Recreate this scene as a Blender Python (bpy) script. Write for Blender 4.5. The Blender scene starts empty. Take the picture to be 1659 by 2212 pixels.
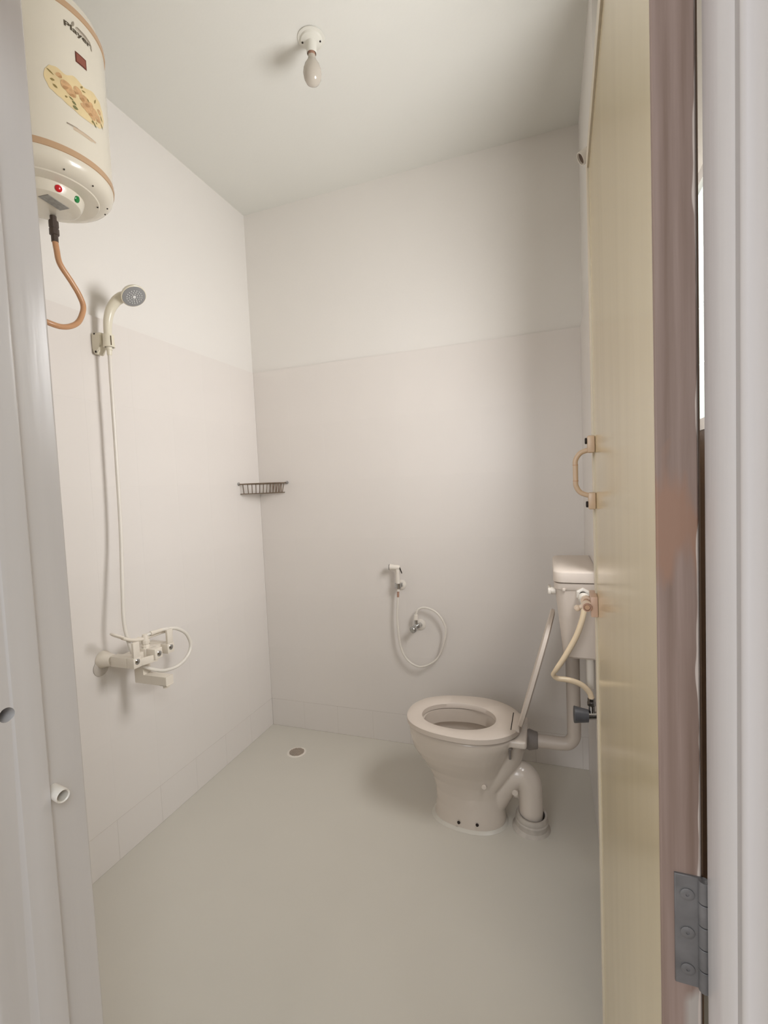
import bpy, bmesh, math, random
from mathutils import Vector, Matrix
random.seed(7)
SC = bpy.context.scene
COL = SC.collection
PI = math.pi

# ------------------------------------------------------------------ camera
cam_d = bpy.data.cameras.new('camera'); cam = bpy.data.objects.new('camera', cam_d); COL.objects.link(cam)
cam_d.sensor_fit = 'VERTICAL'; cam_d.sensor_height = 24.0; cam_d.lens = 24.0 * 1019.17 / 2212.0
cam_d.clip_start = 0.01; cam_d.clip_end = 60
RIGHT = Vector((0.9428, 0.3306, -0.0436)); DOWN = Vector((-0.0231, -0.0656, -0.9976)); FWD = Vector((-0.3326, 0.9415, -0.0542))
cam.matrix_world = Matrix(((RIGHT.x, -DOWN.x, -FWD.x, 0.0), (RIGHT.y, -DOWN.y, -FWD.y, 0.0),
                           (RIGHT.z, -DOWN.z, -FWD.z, 1.30), (0, 0, 0, 1)))
SC.camera = cam

# ------------------------------------------------------------------ world, light, exposure
w = bpy.data.worlds.new('world'); SC.world = w; w.use_nodes = True
bg = w.node_tree.nodes['Background']; bg.inputs[0].default_value = (0.93, 0.96, 1.0, 1); bg.inputs[1].default_value = 0.64
SC.view_settings.view_transform = 'Standard'; SC.view_settings.look = 'None'
SC.view_settings.exposure = 0.09; SC.view_settings.gamma = 1.0; SC.view_settings.use_curve_mapping = False
def area(name, loc, aim, sx, sy, power, col, spread=180):
    d = bpy.data.lights.new(name, 'AREA'); d.shape = 'RECTANGLE'; d.size = sx; d.size_y = sy; d.energy = power; d.color = col; d.spread = math.radians(spread)
    o = bpy.data.objects.new(name, d); COL.objects.link(o); o.location = loc
    o.rotation_euler = (Vector(aim) - Vector(loc)).to_track_quat('-Z', 'Y').to_euler()
    return o
# daylight that enters by the bathroom's own window, and by the room the photographer stands in
area('window_daylight', (0.355, 1.24, 1.73), (-1.2, 1.45, 1.66), 0.52, 0.58, 19.2, (1.0, 0.985, 0.995), 160)
area('hall_daylight', (-1.1, -2.0, 2.0), (-0.1, 0.8, 1.35), 1.6, 1.4, 34.0, (0.98, 0.98, 1.0))
area('hall_side_daylight', (1.5, -1.3, 2.9), (-0.7, 0.5, 1.8), 1.0, 1.0, 30.0, (0.88, 0.95, 1.0))

# ------------------------------------------------------------------ materials
def lin(c):
    return tuple(((v / 255) / 12.92 if v / 255 <= 0.04045 else ((v / 255 + 0.055) / 1.055) ** 2.4) for v in c)
def mat(name, rgb, rough=0.5, metal=0.0, var=0.05, scale=9.0, bump=0.0, bscale=60.0, spec=0.5, emit=None, trans=0.0, coat=0.0, stretch=None):
    m = bpy.data.materials.new(name); m.use_nodes = True; nt = m.node_tree; b = nt.nodes['Principled BSDF']
    c = lin(rgb)
    tc = nt.nodes.new('ShaderNodeTexCoord'); n = nt.nodes.new('ShaderNodeTexNoise'); n.inputs['Scale'].default_value = scale; n.inputs['Detail'].default_value = 3
    src = tc.outputs['Object']
    if stretch:
        mp = nt.nodes.new('ShaderNodeMapping'); mp.inputs['Scale'].default_value = stretch; nt.links.new(src, mp.inputs[0]); src = mp.outputs[0]
    nt.links.new(src, n.inputs['Vector'])
    r = nt.nodes.new('ShaderNodeValToRGB'); r.color_ramp.elements[0].position = 0.3; r.color_ramp.elements[1].position = 0.7
    r.color_ramp.elements[0].color = tuple(v * (1 - var) for v in c) + (1,); r.color_ramp.elements[1].color = tuple(min(1, v * (1 + var)) for v in c) + (1,)
    nt.links.new(n.outputs['Fac'], r.inputs[0]); nt.links.new(r.outputs[0], b.inputs['Base Color'])
    b.inputs['Roughness'].default_value = rough; b.inputs['Metallic'].default_value = metal; b.inputs['Specular IOR Level'].default_value = spec
    b.inputs['Coat Weight'].default_value = coat; b.inputs['Coat Roughness'].default_value = 0.08
    if trans: b.inputs['Transmission Weight'].default_value = trans
    if emit: b.inputs['Emission Color'].default_value = lin(rgb) + (1,); b.inputs['Emission Strength'].default_value = emit
    if bump:
        n2 = nt.nodes.new('ShaderNodeTexNoise'); n2.inputs['Scale'].default_value = bscale; nt.links.new(src, n2.inputs['Vector'])
        bp = nt.nodes.new('ShaderNodeBump'); bp.inputs['Strength'].default_value = bump; bp.inputs['Distance'].default_value = 0.002
        nt.links.new(n2.outputs['Fac'], bp.inputs['Height']); nt.links.new(bp.outputs[0], b.inputs['Normal'])
    return m
M = {}
M['emulsion'] = mat('white_wall_paint', (230, 226, 220), 0.65, var=0.012, scale=1.5, bump=0.12, bscale=90)
M['ceiling'] = mat('white_ceiling_paint', (227, 226, 219), 0.75, var=0.012, scale=1.5, bump=0.10, bscale=80)
M['tile'] = mat('painted_tile', (226, 220, 214), 0.32, var=0.012, scale=2.0, bump=0.05, bscale=25)
M['grout'] = mat('shaded_grout', (168, 156, 142), 0.6, var=0.32, scale=16)  # darker tone stands in for the shadow the shallow joints barely give
M['floor'] = mat('painted_floor', (208, 203, 192), 0.36, var=0.02, scale=2.2, bump=0.06, bscale=18)
M['hall_floor'] = mat('hall_floor', (150, 132, 114), 0.5, var=0.06, scale=3)
M['gap_brown'] = mat('brown_gap_backing', (84, 64, 46), 0.5, var=0.08, scale=6, stretch=(20, 20, 1))  # brown for the added surfaces that keep the hinge gap dark
M['frame'] = mat('white_gloss_paint', (211, 206, 203), 0.22, var=0.02, scale=5, bump=0.15, bscale=14, stretch=(6, 6, 0.6))
M['china'] = mat('white_china', (214, 203, 191), 0.2, var=0.012, scale=4, coat=0.3)
M['plastic'] = mat('white_plastic', (229, 222, 211), 0.3, var=0.012)
M['seat'] = mat('seat_plastic', (212, 200, 188), 0.5, var=0.012)
M['cream_plastic'] = mat('cream_plastic', (226, 219, 199), 0.28, var=0.015)
M['mixer'] = mat('mixer_plastic', (228, 219, 205), 0.3, var=0.012)
M['chrome'] = mat('chrome', (190, 190, 190), 0.12, 1.0, var=0.04)
M['steel'] = mat('dull_steel', (142, 128, 112), 0.3, 1.0, var=0.12, scale=60)
M['drain_metal'] = mat('drain_metal', (176, 162, 148), 0.35, 0.35, var=0.10, scale=80)
M['bore'] = mat('shaded_pipe_bore', (96, 80, 66), 0.7, var=0.15, scale=60)
M['rusty_wire'] = mat('rusty_wire', (128, 100, 78), 0.5, 0.4, var=0.15, scale=60)
M['dark'] = mat('dark_hole', (34, 24, 18), 0.8, var=0.1)
M['greyface'] = mat('grey_shower_face', (148, 148, 148), 0.3, var=0.02)
M['nozzle'] = mat('white_nozzle', (228, 228, 226), 0.4, var=0.01)
M['heater'] = mat('cream_enamel', (222, 215, 199), 0.25, var=0.01, coat=0.3)
M['band'] = mat('tan_band', (190, 158, 125), 0.25, var=0.03)
M['red'] = mat('red_lens', (196, 30, 40), 0.2, var=0.03)
M['green'] = mat('green_lens', (25, 130, 62), 0.2, var=0.03)
M['label'] = mat('grey_label', (150, 148, 142), 0.5, var=0.15, scale=120)
M['print_dark'] = mat('dark_print', (78, 68, 50), 0.5, var=0.05)
M['print_grey'] = mat('grey_print', (150, 140, 124), 0.5, var=0.12, scale=90)
M['print_pale'] = mat('pale_print', (205, 192, 178), 0.5, var=0.05)
M['print_red'] = mat('red_print', (138, 78, 62), 0.45, var=0.05)
M['print_redrim'] = mat('dark_red_print', (96, 40, 24), 0.45, var=0.05)
M['sticker'] = mat('yellow_sticker', (226, 205, 158), 0.4, var=0.05, scale=25)
M['rose'] = mat('rose_print', (205, 165, 120), 0.4, var=0.16, scale=110)
M['rose_dark'] = mat('rose_shade_print', (182, 140, 96), 0.4, var=0.12, scale=110)
M['leaf'] = mat('leaf_print', (146, 128, 78), 0.4, var=0.12, scale=110)
M['leaf_green'] = mat('green_leaf_print', (120, 118, 76), 0.4, var=0.12, scale=110)
M['stripe_tan'] = mat('tan_stripe', (214, 190, 162), 0.4, var=0.03)
M['stripe_grey'] = mat('grey_stripe', (160, 148, 132), 0.4, var=0.03)
M['hose_tan'] = mat('tan_hose', (190, 144, 106), 0.25, var=0.06, scale=14)
M['black_nut'] = mat('dark_plastic_nut', (74, 62, 54), 0.4, var=0.06)
M['hose_cream'] = mat('cream_hose', (233, 212, 180), 0.28, var=0.03)
M['hose_white'] = mat('white_hose', (226, 220, 210), 0.3, var=0.02)
M['rust'] = mat('rusted_collar', (176, 138, 118), 0.5, var=0.15, scale=120)
M['pvc'] = mat('painted_pvc', (196, 184, 172), 0.4, var=0.02)
M['grey_rubber'] = mat('grey_rubber', (128, 120, 114), 0.6, var=0.06)
M['grey_knob'] = mat('grey_plastic_knob', (92, 92, 94), 0.4, var=0.14, scale=40)
M['cement'] = mat('smeared_cement', (192, 184, 174), 0.7, var=0.08, scale=40, bump=0.4, bscale=60)
M['bulb'] = mat('opal_glass', (196, 188, 176), 0.14, var=0.01, coat=0.2)
M['holder'] = mat('holder_plastic', (224, 222, 212), 0.32, var=0.01)
M['door'] = mat('cream_laminate', (216, 198, 158), 0.16, var=0.035, scale=3, bump=0.05, bscale=8, stretch=(4, 4, 0.5))
M['door_lip'] = mat('cream_lipping', (222, 210, 186), 0.3, var=0.02)
M['groove'] = mat('brown_groove', (84, 66, 40), 0.6, var=0.08)
M['handle'] = mat('beige_handle', (200, 174, 146), 0.35, var=0.04, scale=30)
M['bolt'] = mat('beige_bolt', (228, 208, 186), 0.35, var=0.04, scale=30)
M['bolt_plate'] = mat('beige_bolt_plate', (204, 172, 150), 0.4, var=0.05, scale=40)
M['boltdark'] = mat('beige_bolt_end', (196, 158, 128), 0.45, var=0.06, scale=40)
M['hinge'] = mat('painted_hinge_metal', (114, 112, 111), 0.5, 0.2, var=0.18, scale=40, bump=0.3, bscale=120)
M['pane'] = mat('daylit_frosted_pane', (222, 238, 232), 0.4, var=0.02, emit=0.7)

def hinge_edge_material():
    m = bpy.data.materials.new('worn_brown_door_edge'); m.use_nodes = True; nt = m.node_tree; b = nt.nodes['Principled BSDF']; N = nt.nodes.new; K = nt.links.new
    tc = N('ShaderNodeTexCoord'); mp = N('ShaderNodeMapping'); mp.inputs['Scale'].default_value = (90, 90, 3.0); K(tc.outputs['Object'], mp.inputs[0])
    n = N('ShaderNodeTexNoise'); n.inputs['Scale'].default_value = 1.0; n.inputs['Detail'].default_value = 4; K(mp.outputs[0], n.inputs['Vector'])
    r = N('ShaderNodeValToRGB'); e = r.color_ramp.elements
    e[0].position = 0.32; e[0].color = lin((120, 99, 86)) + (1,); e[1].position = 0.66; e[1].color = lin((152, 132, 122)) + (1,); K(n.outputs['Fac'], r.inputs[0])
    # a bare chestnut patch at about hand height, and white paint smeared below the hinge: marks with a shape of their own
    sp = N('ShaderNodeSeparateXYZ'); K(tc.outputs['Object'], sp.inputs[0])
    mp2 = N('ShaderNodeMapping'); mp2.inputs['Scale'].default_value = (70, 70, 16); K(tc.outputs['Object'], mp2.inputs[0])
    n2 = N('ShaderNodeTexNoise'); n2.inputs['Scale'].default_value = 1.0; n2.inputs['Detail'].default_value = 2; K(mp2.outputs[0], n2.inputs['Vector'])
    def math_(op, a, bb, c=None):
        x = N('ShaderNodeMath'); x.operation = op
        for i, v in enumerate((a, bb, c)):
            if v is None: continue
            if isinstance(v, (int, float)): x.inputs[i].default_value = v
            else: K(v, x.inputs[i])
        return x.outputs[0]
    def patch(zc, hw, soft, amp, base):
        d = math_('ABSOLUTE', math_('SUBTRACT', sp.outputs['Z'], zc), 0)
        f = math_('DIVIDE', math_('SUBTRACT', hw, d), soft)
        f = math_('ADD', f, math_('MULTIPLY', math_('SUBTRACT', n2.outputs['Fac'], 0.5), amp))
        q = N('ShaderNodeMapRange'); q.inputs[1].default_value = base; q.inputs[2].default_value = base + 0.9; K(f, q.inputs[0]); return q.outputs[0]
    mix1 = N('ShaderNodeMix'); mix1.data_type = 'RGBA'; K(patch(1.265, 0.045, 0.03, 5.0, 0.0), mix1.inputs[0]); K(r.outputs[0], mix1.inputs[6]); mix1.inputs[7].default_value = lin((148, 116, 97)) + (1,)
    xr = N('ShaderNodeMapRange'); xr.inputs[1].default_value = 0.013; xr.inputs[2].default_value = 0.018; K(sp.outputs['X'], xr.inputs[0])
    mix2 = N('ShaderNodeMix'); mix2.data_type = 'RGBA'; K(math_('MULTIPLY', patch(0.885, 0.035, 0.012, 3.0, 0.1), xr.outputs[0]), mix2.inputs[0]); K(mix1.outputs[2], mix2.inputs[6]); mix2.inputs[7].default_value = lin((172, 164, 156)) + (1,)
    # paint slopped over the two arrises
    e1 = N('ShaderNodeMapRange'); e1.inputs[1].default_value = 0.0245; e1.inputs[2].default_value = 0.0252; K(math_('ADD', sp.outputs['X'], math_('MULTIPLY', math_('SUBTRACT', n2.outputs['Fac'], 0.5), 0.009)), e1.inputs[0])
    mix3 = N('ShaderNodeMix'); mix3.data_type = 'RGBA'; K(e1.outputs[0], mix3.inputs[0]); K(mix2.outputs[2], mix3.inputs[6]); mix3.inputs[7].default_value = lin((196, 184, 174)) + (1,)
    K(mix3.outputs[2], b.inputs['Base Color']); b.inputs['Roughness'].default_value = 0.45
    bp = N('ShaderNodeBump'); bp.inputs['Strength'].default_value = 0.3; bp.inputs['Distance'].default_value = 0.001; K(n.outputs['Fac'], bp.inputs['Height']); K(bp.outputs[0], b.inputs['Normal'])
    return m
M['edge'] = hinge_edge_material()

# ------------------------------------------------------------------ mesh helpers
def axis_mat(o, d):
    d = Vector(d).normalized(); q = d.to_track_quat('Z', 'X'); return Matrix.Translation(Vector(o)) @ q.to_matrix().to_4x4()
def spline(pts, n=8):
    P = [Vector(p) for p in pts]; out = []
    for i in range(len(P) - 1):
        p0 = P[max(i - 1, 0)]; p1 = P[i]; p2 = P[i + 1]; p3 = P[min(i + 2, len(P) - 1)]
        for k in range(n):
            t = k / n
            out.append(0.5 * ((2 * p1) + (p2 - p0) * t + (2 * p0 - 5 * p1 + 4 * p2 - p3) * t * t + (3 * p1 - p0 - 3 * p2 + p3) * t ** 3))
    out.append(P[-1]); return out
def lerp_list(r, n):
    if isinstance(r, (int, float)): return [r] * n
    return [r[min(int(i * (len(r) - 1) / (n - 1)), len(r) - 2)] * (1 - (i * (len(r) - 1) / (n - 1) - min(int(i * (len(r) - 1) / (n - 1)), len(r) - 2))) +
            r[min(int(i * (len(r) - 1) / (n - 1)), len(r) - 2) + 1] * (i * (len(r) - 1) / (n - 1) - min(int(i * (len(r) - 1) / (n - 1)), len(r) - 2)) for i in range(n)]
class G:
    def __init__(s): s.bm = bmesh.new()
    def loft(s, loops, cap0=True, cap1=True, closed=True):
        rows = [[s.bm.verts.new(p) for p in L] for L in loops]
        for a, b in zip(rows, rows[1:]):
            n = len(a)
            for i in range(n if closed else n - 1):
                j = (i + 1) % n; s.bm.faces.new((a[i], a[j], b[j], b[i]))
        if cap0: s.bm.faces.new(rows[0][::-1])
        if cap1: s.bm.faces.new(rows[-1])
        return s
    def box(s, x0, x1, y0, y1, z0, z1, bev=0.0, seg=2, m=None):
        r = bmesh.ops.create_cube(s.bm, size=1.0); vs = r['verts']
        for v in vs: v.co = Vector(((x0 + x1) / 2 + v.co.x * (x1 - x0), (y0 + y1) / 2 + v.co.y * (y1 - y0), (z0 + z1) / 2 + v.co.z * (z1 - z0)))
        if m is not None:
            for v in vs: v.co = m @ v.co
        if bev:
            es = list({e for v in vs for e in v.link_edges}); bmesh.ops.bevel(s.bm, geom=es, offset=bev, segments=seg, profile=0.5, affect='EDGES')
        return s
    def lathe(s, prof, o=(0, 0, 0), d=(0, 0, 1), seg=32):
        m = axis_mat(o, d); prev = None
        for r, z in prof:
            if r < 1e-6: cur = [s.bm.verts.new(m @ Vector((0, 0, z)))]
            else: cur = [s.bm.verts.new(m @ Vector((r * math.cos(2 * PI * i / seg), r * math.sin(2 * PI * i / seg), z))) for i in range(seg)]
            if prev is not None:
                if len(prev) == 1 and len(cur) > 1:
                    for i in range(seg): s.bm.faces.new((prev[0], cur[(i + 1) % seg], cur[i]))
                elif len(cur) == 1 and len(prev) > 1:
                    for i in range(seg): s.bm.faces.new((prev[i], prev[(i + 1) % seg], cur[0]))
                elif len(cur) > 1:
                    for i in range(seg): j = (i + 1) % seg; s.bm.faces.new((prev[i], prev[j], cur[j], cur[i]))
            prev = cur
        return s
    def cyl(s, a, b, r0, r1=None, seg=24, bev=0.0):
        r1 = r0 if r1 is None else r1; a = Vector(a); b = Vector(b); L = (b - a).length
        if bev: pr = [(0, 0), (r0 - bev, 0), (r0, bev), (r1, L - bev), (r1 - bev, L), (0, L)]
        else: pr = [(0, 0), (r0, 0), (r1, L), (0, L)]
        return s.lathe(pr, a, b - a, seg)
    def tube(s, pts, r, seg=12, n=8, smooth=True, caps=True):
        P = spline(pts, n) if smooth else [Vector(p) for p in pts]; R = lerp_list(r, len(P)); loops = []; up = None
        for i, p in enumerate(P):
            t = (P[min(i + 1, len(P) - 1)] - P[max(i - 1, 0)]).normalized()
            if up is None:
                up = Vector((0, 0, 1)) if abs(t.z) < 0.9 else Vector((1, 0, 0))
            up = (up - t * up.dot(t)).normalized(); bi = t.cross(up)
            loops.append([p + R[i] * (math.cos(2 * PI * k / seg) * up + math.sin(2 * PI * k / seg) * bi) for k in range(seg)])
        return s.loft(loops, caps, caps)
    def prism(s, poly, z0, z1, m=None):
        m = m or Matrix.Identity(4)
        return s.loft([[m @ Vector((x, y, z0)) for x, y in poly], [m @ Vector((x, y, z1)) for x, y in poly]])
    def ball(s, c, r, seg=16, sc=(1, 1, 1)):
        rr = bmesh.ops.create_uvsphere(s.bm, u_segments=seg, v_segments=seg // 2, radius=r)
        for v in rr['verts']: v.co = Vector((v.co.x * sc[0], v.co.y * sc[1], v.co.z * sc[2])) + Vector(c)
        return s
    def done(s, name, m, parent=None, angle=38, local=False, label=None):
        bm = s.bm; bmesh.ops.remove_doubles(bm, verts=bm.verts, dist=1e-6); bmesh.ops.recalc_face_normals(bm, faces=bm.faces); bm.normal_update()
        for f in bm.faces: f.smooth = True
        for e in bm.edges: e.smooth = not (len(e.link_faces) == 2 and e.calc_face_angle(0) > math.radians(angle))
        me = bpy.data.meshes.new(name); bm.to_mesh(me); bm.free()
        me.materials.append(M[m] if isinstance(m, str) else m)
        o = bpy.data.objects.new(name, me); COL.objects.link(o)
        if parent is not None:
            o.parent = parent
            if not local:
                off = Vector(); q = parent
                while q is not None: off += Vector(q.location); q = q.parent
                me.transform(Matrix.Translation(-off))
        if label: o['label'] = label
        return o
def thing(name, label, cat, loc=(0, 0, 0), group=None, kind=None):
    o = bpy.data.objects.new(name, None); COL.objects.link(o); o.location = loc; o.empty_display_size = 0.05
    if label: o['label'] = label
    if cat: o['category'] = cat
    if group: o['group'] = group
    if kind: o['kind'] = kind
    return o
def tag(o, label, cat, group=None):
    o['label'] = label; o['category'] = cat
    if group: o['group'] = group
    return o
def struct(o, label=None):
    o['kind'] = 'structure'
    if label: o['label'] = label
    return o
def cut(o, g):
    me = bpy.data.meshes.new('cutter'); bmesh.ops.recalc_face_normals(g.bm, faces=g.bm.faces); g.bm.to_mesh(me); g.bm.free()
    c = bpy.data.objects.new('cutter', me); COL.objects.link(c)
    md = o.modifiers.new('cut', 'BOOLEAN'); md.object = c; md.operation = 'DIFFERENCE'; md.solver = 'EXACT'
    dg = bpy.context.evaluated_depsgraph_get(); dg.update()
    new = bpy.data.meshes.new_from_object(o.evaluated_get(dg)); o.modifiers.clear(); o.data = new
    bpy.data.objects.remove(c)

# ------------------------------------------------------------------ the room
XL, YB, XR, ZT, ZC = -1.489, 2.203, 0.136, 1.9375, 2.764
UP = 0.010            # the tile facing stands this far proud of the plaster above
BED = 0.0005          # depth of the painted-over joints
XA = 0.38             # window wall of the alcove behind the door
YD = 1.58             # the boxed-out duct carrying the cistern starts here
JL, JR = -0.617, 0.125

fl = G().box(XL - 0.12, 1.3, 0.30, YB + 0.12, -0.10, 0.0).done('floor', 'floor'); struct(fl)
hf_ = G().box(-3.0, 3.0, -4.0, 0.2995, -0.10, -0.004).done('floor', 'hall_floor'); struct(hf_, 'hall floor outside the doorway')
ce = G().box(XL - 0.12, XA + 0.12, 0.455, YB + 0.12, ZC, ZC + 0.1).done('ceiling', 'ceiling'); struct(ce)

wl = G().box(XL - 0.12, XL - UP, 0.28, YB + 0.12, ZT, ZC).done('wall_left', 'emulsion'); struct(wl)
G().box(XL - 0.12, XL - BED, 0.28, YB + 0.12, 0, ZT).done('tile_bed', 'grout', wl)
wb = G().box(XL - UP, XR + UP, YB + UP, YB + 0.12, ZT, ZC).done('wall_back', 'emulsion'); struct(wb)
G().box(XL - BED, XR + UP, YB + BED, YB + 0.12, 0, ZT).done('tile_bed', 'grout', wb)
# right: window wall in the alcove (with its opening) and the duct
WY0, WY1, WZ0, WZ1 = 0.95, 1.53, 1.41, 2.06
wr = G()
wr.box(XA, XA + 0.12, 0.455, WY0, 0, ZC).box(XA, XA + 0.12, WY1, YD + 0.1, 0, ZC).box(XA, XA + 0.12, WY0, WY1, 0, WZ0).box(XA, XA + 0.12, WY0, WY1, WZ1, ZC)
wr = wr.done('wall_right', 'emulsion'); struct(wr)
duct = G().box(XR + UP, XA + 0.12, YD, YB + 0.12, 0, ZC).done('duct_casing', 'emulsion', wr)
G().box(XA - 0.004, XA, 0.456, YD - 0.004, 0, 1.409).box(XR + UP + 0.004, XA, YD - 0.004, YD, 0, 1.409).done('gap_dark_panel', 'gap_brown', wr)  # brown panel added below the window to keep the hinge gap dark
bed_r = G().box(XR + BED, XR + UP, YD, YB, 0, ZT).done('tile_bed', 'grout', wr)

def tile_mesh(w_, h_):
    g = G(); g.box(-w_ / 2, w_ / 2, -0.004, 0, -h_ / 2, h_ / 2)
    bm = g.bm; bmesh.ops.bevel(bm, geom=[e for e in bm.edges if all(abs(v.co.y + 0.004) < 1e-6 for v in e.verts)], offset=0.0001, segments=1, affect='EDGES')
    bmesh.ops.recalc_face_normals(bm, faces=bm.faces)
    me = bpy.data.meshes.new('tile'); bm.to_mesh(me); bm.free(); me.materials.append(M['tile']); return me
CUTROW, ROW = 0.1495, 0.298
cache = {}
def lay(parent, a0, a1, place):
    a = a0
    while a < a1 - 0.004:
        b = min(a + 0.2, a1); z = 0.0
        for k in range(7):
            h_ = CUTROW if k == 0 else ROW
            key = (round(b - a, 4), round(h_, 4))
            if key not in cache: cache[key] = tile_mesh(b - a - (0.0006 if k == 0 else 0.00004), h_ - (0.0017 if k == 0 else 0.00004))
            o = bpy.data.objects.new('tile', cache[key]); COL.objects.link(o); o.parent = parent
            place(o, (a + b) / 2, z + h_ / 2); z += h_
        a = b
def place_b(o, c, z): o.location = (c, YB + 0.004 + random.uniform(-0.00003, 0.00003), z)
def place_l(o, c, z): o.location = (XL - 0.004 + random.uniform(-0.00003, 0.00003), c, z); o.rotation_euler = (0, 0, PI / 2)
def place_r(o, c, z): o.location = (XR + 0.004 + random.uniform(-0.00003, 0.00003), c, z); o.rotation_euler = (0, 0, -PI / 2)
lay(wb, XL + 0.0005, XR, place_b)
lay(wl, 0.603, YB, place_l)
lay(wr, YD, YB, place_r)

# front wall around the doorway
wf = G()
wf.box(XL - 0.12, JL - 0.07, 0.28, 0.455, 0, ZC + 0.1).box(JR + 0.07, 1.3, 0.28, 0.455, 0, ZC + 0.1).box(JL - 0.07, JR + 0.07, 0.28, 0.455, 2.03, ZC + 0.1)
wf = wf.done('wall_front', 'emulsion'); struct(wf)

# door lining: rebated jambs with a moulded outer edge
def arc(cx, cy, r, a0, a1, n=5): return [(cx + r * math.cos(math.radians(a0 + (a1 - a0) * i / n)), cy + r * math.sin(math.radians(a0 + (a1 - a0) * i / n))) for i in range(n + 1)]
sl, sr = -0.605, 0.0986
left_prof = [(JL - 0.07, 0.455)] + arc(JL - 0.004, 0.451, 0.004, 90, 0) + [(JL, 0.401)] + arc(sl - 0.003, 0.398, 0.003, 90, 0) + [(sl, 0.366), (sl - 0.0012, 0.3635), (sl - 0.0012, 0.340)] + arc(sl - 0.010, 0.326, 0.012, 0, -60) + [(sl - 0.012, 0.268), (JL - 0.07, 0.268)]
jl = G().prism(left_prof, 0.0, 2.03).done('trim_1', 'frame', angle=50); struct(jl, 'left door jamb, glossy white paint')
right_prof = [(JR + 0.07, 0.455)] + [(JR, 0.455), (JR, 0.377)] + arc(sr + 0.003, 0.372, 0.003, 90, 180) + [(sr, 0.3235), (sr + 0.0022, 0.3205), (sr + 0.0008, 0.3180)] + arc(sr + 0.0075, 0.307, 0.008, 150, 235) + [(sr + 0.006, 0.290), (sr + 0.006, 0.268), (JR + 0.07, 0.268)]
jr = G().prism(right_prof, 0.0, 2.03).done('trim_2', 'frame', angle=50); struct(jr, 'right door jamb, glossy white paint')
hd = G().box(JL - 0.07, JR + 0.07, 0.268, 0.375, 1.952, 2.03, 0.003).box(JL - 0.07, JR + 0.07, 0.375, 0.455, 1.964, 2.03).done('trim_3', 'frame'); struct(hd, 'door head')
# bolt hole bored in the left jamb, and the white bush that sticks out of it lower down
cut(jl, G().cyl((sl - 0.035, 0.3585, 1.052), (sl + 0.02, 0.3585, 1.052), 0.0085, seg=24))
G().cyl((sl - 0.034, 0.3585, 1.052), (sl - 0.030, 0.3585, 1.052), 0.0084, seg=24).done('bolt_hole_bottom', 'dark', jl)
bush = G().lathe([(0.0066, 0.0), (0.0088, 0.0), (0.0088, 0.022), (0.0080, 0.0235), (0.0066, 0.022), (0.0066, 0.002), (0, 0.002)], (JL - 0.0005, 0.4105, 0.925), (1, -0.12, -0.06), 28).done('bolt_bush', 'plastic')
tag(bush, 'short open white plastic tube poking out of the left door jamb below the bolt hole', 'tube')

# window behind the door
win = thing('window_1', 'frosted window in the alcove wall, seen only through the gap beside the door', None, (XA, (WY0 + WY1) / 2, WZ0), kind='structure')
G().box(XA - 0.006, XA + 0.045, WY0, WY0 + 0.03, WZ0, WZ1).box(XA - 0.006, XA + 0.045, WY1 - 0.022, WY1, WZ0, WZ1).box(XA - 0.006, XA + 0.045, WY0 + 0.03, WY1 - 0.022, WZ0, WZ0 + 0.03).box(XA - 0.006, XA + 0.045, WY0 + 0.03, WY1 - 0.022, WZ1 - 0.03, WZ1).done('window_frame', 'frame', win)
for k in range(4):
    z0 = WZ0 + 0.032 + k * (WZ1 - WZ0 - 0.064) / 4
    G().box(XA + 0.004, XA + 0.010, WY0 + 0.031, WY1 - 0.023, z0, z0 + (WZ1 - WZ0 - 0.064) / 4 - 0.003).done('pane', 'pane', win)

# ------------------------------------------------------------------ door (hinged right, standing open into the room)
DX, DY, DW, DT, DZ0, DZ1 = 0.0717, 0.385, 0.713, 0.0258, 0.008, 1.95
door = thing('door_1', 'cream laminated door with a brown worn hinge edge, standing open on the right', None, (DX, DY, 0), kind='structure')
door.rotation_euler = (0, 0, -math.atan(0.023))
L_ = 0.034; GR = 0.0045
G().box(0.0, DT, 0.001, DW - L_ - GR, DZ0, DZ1 - L_ - GR).done('panel', 'door', door, local=True)
G().box(0.006, DT, 0.001, DW - 0.002, DZ0 + 0.001, DZ1 - 0.002).done('core', 'groove', door, local=True)
G().box(DT + 0.0002, DT + 0.0018, 0.001, DW - 0.040, DZ0 + 0.001, DZ1 - 0.040).done('bounce_backing', 'gap_brown', door, local=True)  # unseen brown sheet, added to cut light bounced into the hinge gap
def lip(poly, x0, x1):   # poly in (y, z)
    return G().loft([[Vector((x0, y, z)) for y, z in poly], [Vector((x1, y, z)) for y, z in poly]])
e = 0.0006
lip([(DW - L_, DZ0), (DW, DZ0), (DW, DZ1 - e), (DW - L_, DZ1 - L_ - e)], -0.0030, DT + 0.0005).done('edge_lipping', 'door_lip', door, local=True)
lip([(0.001, DZ1 - L_), (DW - L_ - e, DZ1 - L_), (DW - e, DZ1), (0.001, DZ1)], -0.0030, DT + 0.0005).done('top_lipping', 'door_lip', door, local=True)
G().box(-0.0003, DT + 0.0003, -0.0015, 0.002, DZ0, DZ1, 0.0012, 1).done('hinge_edge', 'edge', door, local=True)
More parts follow.
